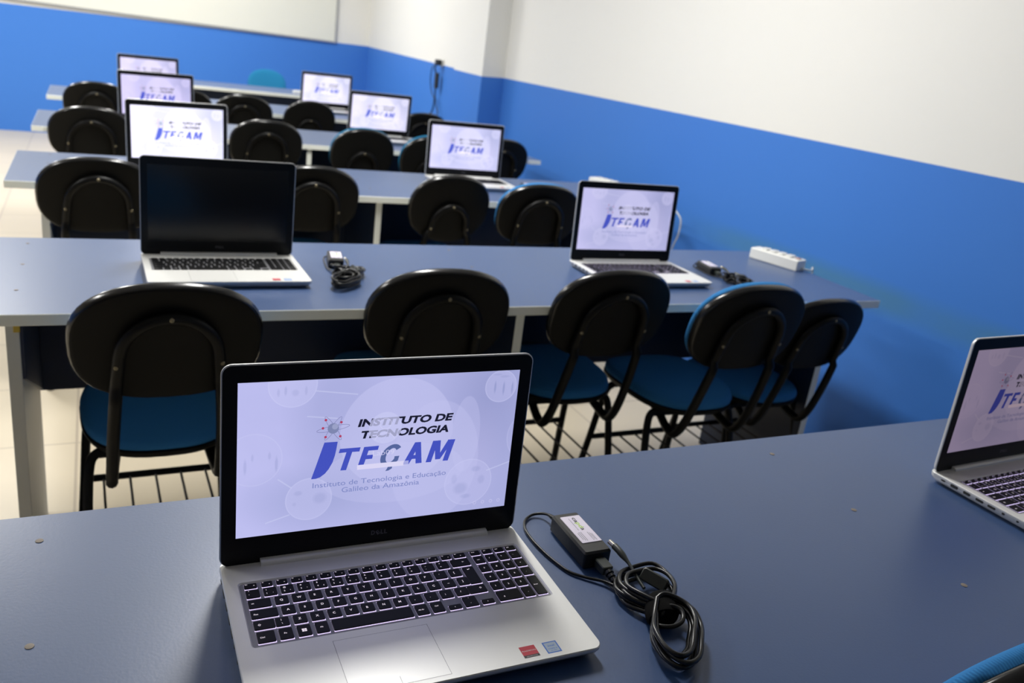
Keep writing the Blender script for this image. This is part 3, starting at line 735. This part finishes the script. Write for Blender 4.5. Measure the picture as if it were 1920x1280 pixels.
    L = [rloop(bm, .003, .003, W-.003, LH-.003, -.0062, .010, 6), rloop(bm, .0006, .0012, W-.0006, LH-.0006, -.0045, .012, 6), rloop(bm, 0, 0, W, LH, -.0015, .012, 6),
         rloop(bm, 0, 0, W, LH, .0, .012, 6), rloop(bm, .0009, .0009, W-.0009, LH-.0009, .0006, .011, 6)]
    bridge(bm, L); lid = link_mesh('lid', bm, M['silver_side'], r, angle=50)
    lid.location = (0, -.010, .0180)
    bm = bmesh.new(); L = [rloop(bm, .0016, .0004, W-.0016, LH-.0016, .0004, .0105, 6), rloop(bm, .0016, .0004, W-.0016, LH-.0016, .0009, .0105, 6)]
    bridge(bm, L); link_mesh('bezel', bm, M['bezel'], lid, smooth=False)
    if lit:
        if _screen[0] is None:
            bm = bmesh.new(); quad(bm, (0, -DH, 0), (DW, -DH, 0), (DW, 0, 0), (0, 0, 0)); screen_art(bm); bm.normal_update()
            for f in bm.faces:
                if f.normal.z < 0: f.normal_flip()
            s = link_mesh('screen', bm, [M[k] for k in ART_MATS], lid, smooth=False, recalc=False); _screen[0] = s.data
        else:
            s = bpy.data.objects.new('screen', _screen[0]); COL.objects.link(s); s.parent = lid
        s.location = ((W-DW)/2, DB+DH, .0011)
    else:
        bm = bmesh.new(); quad(bm, (0, -DH, 0), (DW, -DH, 0), (DW, 0, 0), (0, 0, 0))
        s = link_mesh('screen', bm, M['off_screen'], lid, smooth=False, recalc=False, loc=((W-DW)/2, DB+DH, .0011))
    # brand lettering on the bottom bezel, with the tilted E
    bm = bmesh.new(); g = lambda x, y: (x*mm, y*mm, .00105)
    text(bm, 'D', g, 0, bold=.03, width=4.8, height=6.0, x=180.6, y=18.2)
    c, sn = math.cos(.6), math.sin(.6)
    ge = lambda x, y: ((189.2+c*(x-2.2)-sn*(y-3))*mm, (21.2+sn*(x-2.2)+c*(y-3))*mm, .00105)
    text(bm, 'E', ge, 0, bold=.03, width=4.2, height=5.6, x=0, y=0)
    text(bm, 'L', g, 0, bold=.03, width=3.7, height=6.0, x=193.0, y=18.2); text(bm, 'L', g, 0, bold=.03, width=3.7, height=6.0, x=197.6, y=18.2)
    link_mesh('brand_logo', bm, M['bezel_logo'], lid, smooth=False)
    bm = bmesh.new(); n = 12; prof = [(-.0118-.0085*math.cos(math.pi*i/n), TK-.0004+.0062*math.sin(math.pi*i/n)**.8) for i in range(n+1)]
    rings = [[bm.verts.new((x, q[0], q[1])) for q in prof] for x in (.046, .338)]
    for i in range(n): bm.faces.new((rings[0][i], rings[0][i+1], rings[1][i+1], rings[1][i]))
    bm.faces.new(rings[0]); bm.faces.new(list(reversed(rings[1]))); bm.faces.new((rings[0][0], rings[1][0], rings[1][n], rings[0][n]))
    link_mesh('hinge_bar', bm, M['silver'], r, angle=35)
    return r
def place_laptop(r, x, y, yaw, tilt, label, bright=None):
    r.location = (x, y, TZ+.0004); r.rotation_euler = (0, 0, math.radians(yaw)); tag(r, label, 'laptop', 'open laptops on the classroom tables')
    for c in r.children:
        if c.name.startswith('lid'):
            c.rotation_euler = (math.radians(90-tilt), 0, 0)
            for s in c.children:
                if s.name.startswith('screen') and bright: s.color = (*bright, 1)
    return r
A = make_laptop(True, True, True)
Bk = make_laptop(True, False, False)
far = make_laptop(False, True, False)
A3 = copy_tree(A); A4 = copy_tree(A)
place_laptop(A, .1126, .8841, -.56, 2.4, 'large silver laptop in the foreground with lavender logo screen and backlit keys', (1.0, 1.0, 1.0))
place_laptop(Bk, .0907, 2.2728, .69, -1.8, 'silver laptop with a black switched-off screen on the second table', None)
place_laptop(A3, 1.3372, 2.2586, -.42, 3.8, 'silver laptop with lit screen by the blue wall on the second table', (1.12, 1.08, 1.02))
place_laptop(A4, 1.3163, .8651, 2.29, .9, 'silver laptop with dim mauve screen cut off by the right edge', (.42, .335, .30))
fl = [(.098, 3.519, 11, 3.0, 'laptop with the whitest screen, on the left of the third table', (2.3, 2.2, 1.65)),
      (1.368, 3.731, -.8, 2.3, 'laptop with pale screen at the right of the third table', (1.55, 1.50, 1.3)),
      (.103, 4.869, 12, 3, 'laptop on the left of the fourth table, lower half hidden by the whiter screen', (1.55, 1.4, 1.28)),
      (1.346, 5.076, -1.6, -5.4, 'laptop behind the teal-cushioned chair, right half of the fourth table', (1.9, 1.8, 1.4)),
      (.134, 6.194, 11, 3, 'farthest laptop on the left, only the top of its screen showing', (1.75, 1.6, 1.35)),
      (1.358, 6.495, 1.3, -6.4, 'farthest laptop on the right, on the fifth table', (2.0, 1.9, 1.45))]
src = far
for i, (x, y, a, t, lab, br) in enumerate(fl):
    l = src if i == 0 else copy_tree(src)
    place_laptop(l, x, y, a, t, lab, br)

# ------------------------------------------------------------------ power adapters
def make_adapter(detail=True, messy=False):
    """origin on the table under the middle of the brick; cable bundle lies toward -y"""
    r = empty('power_adapter')
    bm = bmesh.new(); hw, hl, H = .0205, .048, .0255
    L = [rloop(bm, -hw+.002, -hl+.002, hw-.002, hl-.002, .0006, .002, 3), rloop(bm, -hw, -hl, hw, hl, .003, .003, 3), rloop(bm, -hw, -hl, hw, hl, H-.003, .003, 3),
         rloop(bm, -hw+.0022, -hl+.0022, hw-.0022, hl-.0022, H, .002, 3)]
    bridge(bm, L); link_mesh('adapter_body', bm, M['adapter'], r, angle=35)
    bm = bmesh.new(); x0, x1, y0, y1 = -.013, .0175, -.027, .038
    rbox(bm, x0, y0, H, x1, y1, H+.0008, .0015, .0002, 3)
    if detail:
        z = H+.0009
        g = lambda x, y: (x0+.0305-y*mm-.0, y1-x*mm, z)     # reading direction runs down the long side
        g = lambda x, y: (x0+y*mm, y1-x*mm, z)
        text(bm, 'ca', g, 1, bold=.02, width=12, height=6.5, x=5, y=15.5); text(bm, 'pd', g, 2, bold=.02, width=13, height=6.8, x=17.5, y=15.5); text(bm, 'a', g, 1, bold=.02, width=5.5, height=6.5, x=31, y=15.5)
        band(bm, [(6, 10.5), (36, 10.5)], .7, g, 3)
        for k, (a, b, yy) in enumerate(((40, 60, 8), (40, 61, 10.6), (42, 58, 5.4), (42, 62, 20), (44, 60, 22.4), (46, 62, 24.5))): band(bm, [(a, yy), (b, yy)], .8, g, 3)
    link_mesh('label', bm, [M['label_white'], M['ink_black'], M['ink_green'], M['ink_grey']], r, angle=35)
    CR = .0024
    # thin output cable: leaves the far end, loops round the left side to the bundle
    Q = [(-.008, .050, .012), (-.010, .070, .010), (-.016, .083, .006), (-.030, .086, .0035), (-.046, .075, .0028), (-.055, .055, .0026), (-.057, .030, .0026), (-.055, .002, .0026), (-.050, -.025, .0026), (-.042, -.050, .0026), (-.028, -.066, .003), (-.008, -.085, .005), (.002, -.11, .008), (.006, -.135, .010)]
    if messy: Q = [(-.008, .050, .012), (-.012, .062, .008), (-.024, .060, .004), (-.029, .040, .003), (-.028, .0, .003), (-.026, -.04, .003), (-.020, -.075, .005), (-.004, -.11, .008), (.006, -.135, .010)]
    bm = bmesh.new(); tube(bm, smooth_path(Q, 6), .0021, 8)
    tube(bm, [(-.008, .047, .012), (-.009, .060, .0115), (-.0105, .070, .0102)], [.0045, .004, .0026], 8)
    link_mesh('output_cable', bm, M['cable'], r, angle=60)
    # mains lead into the near end
    bm = bmesh.new(); rbox(bm, -.008, -.012, -.006, .008, .012, .006, .003, .0012, 3)
    pl = link_mesh('mains_connector', bm, M['plug_grey'], r, angle=35); pl.location = (.002, -.061, .011)
    bm = bmesh.new(); 
    for k in range(5): tube(bm, [(.002, -.074-k*.006, .0108-k*.0012), (.002, -.078-k*.006, .010-k*.0012)], .0062-k*.0007, 8)
    tube(bm, smooth_path([(.002, -.073, .011), (.001, -.098, .006), (-.004, -.115, .0045), (-.006, -.135, .006), (.006, -.158, .010)], 6), .0032, 8)
    link_mesh('mains_cable', bm, M['cable'], r, angle=60)
    # barrel plug resting on the brick
    bm = bmesh.new(); tube(bm, smooth_path([(.0265, -.044, .0265), (.0275, -.056, .0255), (.0295, -.076, .021), (.029, -.095, .016), (.028, -.118, .012)], 5), [.0048]*7+[.0044, .0036, .0028]+[.0023]*11, 10)
    bp = link_mesh('barrel_plug', bm, M['plug_grey'], r, angle=60)
    bm = bmesh.new(); tube(bm, [(.0265, -.0445, .0265), (.0245, -.034, .0275)], .0036, 10); link_mesh('plug_tip', bm, M['metal_tip'], bp)
    # coiled bundle: figure of eight pinched by the tie at T
    rnd = random.Random(3)
    T = (.025, -.160)
    def loops(n, up, seed, cr):
        rn = random.Random(seed); pts = []
        for i in range(n):
            jx, jy = rn.uniform(-.005, .005), rn.uniform(-.006, .006); s = .86+.2*rn.random(); zz = .004+.0036*i
            if up:   # loops above the tie
                base = [(-.004, -.006), (-.022, .018), (-.030, .044), (-.018, .066), (.006, .074), (.034, .072), (.042, .050), (.034, .022), (.010, -.004)]
            else:    # loops below the tie
                base = [(.004, .004), (.020, -.006), (.026, -.022), (.020, -.042), (.004, -.062), (-.014, -.082), (-.034, -.088), (-.043, -.072), (-.040, -.045), (-.026, -.022), (-.010, .0)]
            for k, (a, b) in enumerate(base):
                m = math.sin(math.pi*k/(len(base)-1)); pts.append((T[0]+a*(1+(s-1)*m)+jx*m, T[1]+b*(1+(s-1)*m)+jy*m, max(cr+.0002, zz+(.006*(1-m))+.003*rn.random())))
        return pts
    bm = bmesh.new()
    tube(bm, smooth_path(loops(5, True, 11, .003), 5), .0029, 8); tube(bm, smooth_path(loops(6, False, 5, .003), 5), .0031, 8)
    tube(bm, smooth_path([(T[0], T[1], .016), (T[0]-.014, T[1]-.018, .020), (T[0]-.002, T[1]-.012, .026), (T[0]+.010, T[1]-.022, .026), (T[0]+.004, T[1]-.036, .023), (T[0]-.014, T[1]-.042, .022), (T[0]-.028, T[1]-.034, .020), (T[0]-.024, T[1]-.018, .016), (T[0]-.004, T[1]+.004, .012)], 6), .0029, 8)
    link_mesh('coiled_cable', bm, M['cable'], r, angle=60)
    if messy:
        bm = bmesh.new(); rn = random.Random(21)
        for q in range(7):
            a = rn.uniform(0, 6.28); c0 = (T[0]-.012+rn.uniform(-.012, .012), T[1]+.012+rn.uniform(-.03, .03)); ra, rb_, tl = rn.uniform(.018, .030), rn.uniform(.008, .016), rn.uniform(-.010, .010)
            P_ = []
            for k in range(9):
                t = a+k*2*math.pi/9; x = ra*math.cos(t); y = rb_*math.sin(t); ca, sa = math.cos(a), math.sin(a)
                P_.append((c0[0]+ca*x-sa*y, c0[1]+sa*x+ca*y, max(.0034, .016+q*.0022+tl*math.cos(t))))
            tube(bm, smooth_path(P_, 4, closed=True), .0030, 7, closed=True)
        link_mesh('coiled_cable', bm, M['cable'], r, angle=60)
    bm = bmesh.new(); rg = []
    for k, dy in enumerate((-.018, -.012, .010, .016)):
        a0 = .0 ; rr = .0135 if k in (0, 3) else .0155
        rg.append([bm.verts.new((T[0]+rr*1.45*math.cos(q*math.pi/10)+dy*.5, T[1]+dy-.2*rr*math.cos(q*math.pi/10), max(.0006, .0135+rr*1.05*math.sin(q*math.pi/10)))) for q in range(20)])
    bridge(bm, rg); link_mesh('cable_tie', bm, M['cable_tie'], r, angle=60)
    # flat mains plug sticking up out of the bundle
    bm = bmesh.new(); rbox(bm, -.0085, -.018, -.0055, .0085, .018, .0055, .004, .0015, 3)
    mp = link_mesh('mains_plug', bm, M['plug_grey'], r, angle=35); mp.location = (T[0]+.020, T[1]+.046, .019); mp.rotation_euler = (math.radians(10), math.radians(-55), math.radians(22))
    return r
ad = make_adapter(); ad.location = (.5755, .829, TZ+.0002); ad.rotation_euler = (0, 0, math.radians(0))
GA = 'laptop power adapters with coiled cable'
tag(ad, 'black power adapter with white label and coiled cable beside the near laptop', 'power adapter', GA)
for x, y, a, lab in ((.585, 2.245, -10, 'black power adapter and cable tangle beside the switched-off laptop'),
                     (1.845, 2.190, -8, 'black power adapter with coiled cable between lit laptop and white power strip'),
                     (1.835, 3.560, 10, 'black power adapter right of the third-row laptop by the wall'),
                     (1.86, 4.92, 30, 'small dark power adapter next to the right laptop of the fourth table')):
    first = 'tangle' in lab; c = make_adapter(messy=True) if first else copy_tree(messy0)
    if first: messy0 = c
    c.location = (x, y, TZ+.0002); c.rotation_euler = (0, 0, math.radians(a)); tag(c, lab, 'power adapter', GA)

# ------------------------------------------------------------------ power strips and wall things
def make_strip(L=.20, n=4, cord=None):
    r = empty('power_strip')
    bm = bmesh.new(); rbox(bm, -.030, -L/2, 0, .030, L/2, .040, .006, .003, 4); link_mesh('strip_body', bm, M['white_plastic'], r, angle=35)
    for k in range(n):
        y = -L/2+.05+k*(L-.065)/max(1, n)
        bm = bmesh.new(); rbox(bm, -.017, y-.013, .040, .017, y+.013, .0465, .006, .001, 4, 0)
        for s in (-1, 0, 1):
            L2 = [[bm.verts.new((s*.0075+.0022*math.cos(t*math.pi/4), y+.0022*math.sin(t*math.pi/4), h)) for t in range(8)] for h in (.0466, .0468)]
            bridge(bm, L2, [1], mi0=1, mi1=1)
        link_mesh('socket', bm, [M['white_plastic'], M['dark_slot']], r, angle=35)
    bm = bmesh.new(); rbox(bm, -.009, -L/2+.010, .040, .009, -L/2+.026, .044, .002, .001, 3); link_mesh('switch', bm, M['switch'], r)
    if cord:
        bm = bmesh.new(); tube(bm, smooth_path(cord, 8), .0035, 8); link_mesh('cord', bm, M['white_cord'], r, angle=60)
    return r
GS = 'white power strips'
s = make_strip(.20, 4, [(.0, -.092, .012), (.012, -.115, .008), (.045, -.12, .004), (.085, -.10, .003), (.115, -.09, -.02), (.122, -.10, -.2), (.124, -.12, -.45), (.128, -.15, -.68), (.12, -.25, -.744), (.1, -.4, -.745)])
s.location = (2.243, 2.297, TZ+.0002); s.rotation_euler = (0, 0, math.radians(17)); tag(s, 'white power strip on the second table against the blue wall', 'power strip', GS)
def to_local(P, loc, a):
    c, n = math.cos(-a), math.sin(-a)
    return [(c*(x-loc[0])-n*(y-loc[1]), n*(x-loc[0])+c*(y-loc[1]), z-TZ) for x, y, z in P]
sa = math.radians(22); sl = (2.375, 3.740)
s = make_strip(.20, 4, [(.0, -.098, .012)]+to_local([(2.43, 3.57, .756), (2.47, 3.42, .765), (2.495, 3.33, .765), (2.50, 3.284, .734), (2.505, 3.243, .70), (2.505, 3.241, .63), (2.50, 3.262, .555), (2.50, 3.29, .40), (2.50, 3.30, .20), (2.50, 3.32, .006)], sl, sa))
s.location = (sl[0], sl[1], TZ+.0002); s.rotation_euler = (0, 0, sa); tag(s, 'white power strip just above the lit second-row laptop, third table by the wall', 'power strip', GS)
s = make_strip(.17, 3); s.location = (2.20, 6.10, TZ+.0002); s.rotation_euler = (0, 0, math.radians(75)); tag(s, 'small white power strip at the foot of the hanging black cable', 'power strip', GS)
s = make_strip(.15, 3); s.scale = (.6, .6, .6); s.location = (1.60, 7.72, TZ+.0002); s.rotation_euler = (0, 0, math.radians(85)); tag(s, 'white power strip on the far desk left of the last laptop', 'power strip', GS)

# socket with a black adapter hanging from it
XW = 2.512
so = empty('wall_socket', (XW, 6.68, Z+.43)); tag(so, 'small white wall socket with dark plug, above the paint line', 'wall socket')
bm = bmesh.new(); rbox(bm, -.028, -.036, 0, .028, .036, .008, .006, .002, 3); pl = link_mesh('faceplate', bm, M['white_plastic'], so); pl.rotation_euler = (0, -math.pi/2, 0)
bm = bmesh.new(); rbox(bm, -.022, -.03, .008, .022, .03, .05, .008, .004, 3); pl = link_mesh('plug', bm, M['adapter'], so); pl.rotation_euler = (0, -math.pi/2, 0)
hc = empty('hanging_cable', (XW, 6.68, Z+.43)); tag(hc, 'black cable and adapter hanging down the blue wall at the back right', 'cable')
bm = bmesh.new(); rbox(bm, -.022, -.03, -.20, .0, .03, -.08, .008, .004, 3); o = link_mesh('adapter_body', bm, M['adapter'], hc); o.location = (-.02, 0, 0)
bm = bmesh.new()
tube(bm, smooth_path([(-.045, 0, -.01), (-.05, .01, -.05), (-.035, .0, -.09)], 5), .006, 8)
tube(bm, smooth_path([(-.035, 0, -.19), (-.03, .01, -.25), (-.025, .03, -.33), (-.03, .06, -.40), (-.08, .02, -.41), (-.20, -.20, -.405)], 6), .006, 8)
tube(bm, smooth_path([(-.04, .02, -.02), (-.03, .13, -.05), (-.02, .17, -.15), (-.02, .12, -.24), (-.03, .02, -.28)], 6), .004, 8)
tube(bm, smooth_path([(-.03, .01, -.26), (-.03, -.03, -.32), (-.03, -.09, -.38), (-.06, -.15, -.405)], 6), .0045, 8)
link_mesh('cord', bm, M['cable'], hc, angle=60)
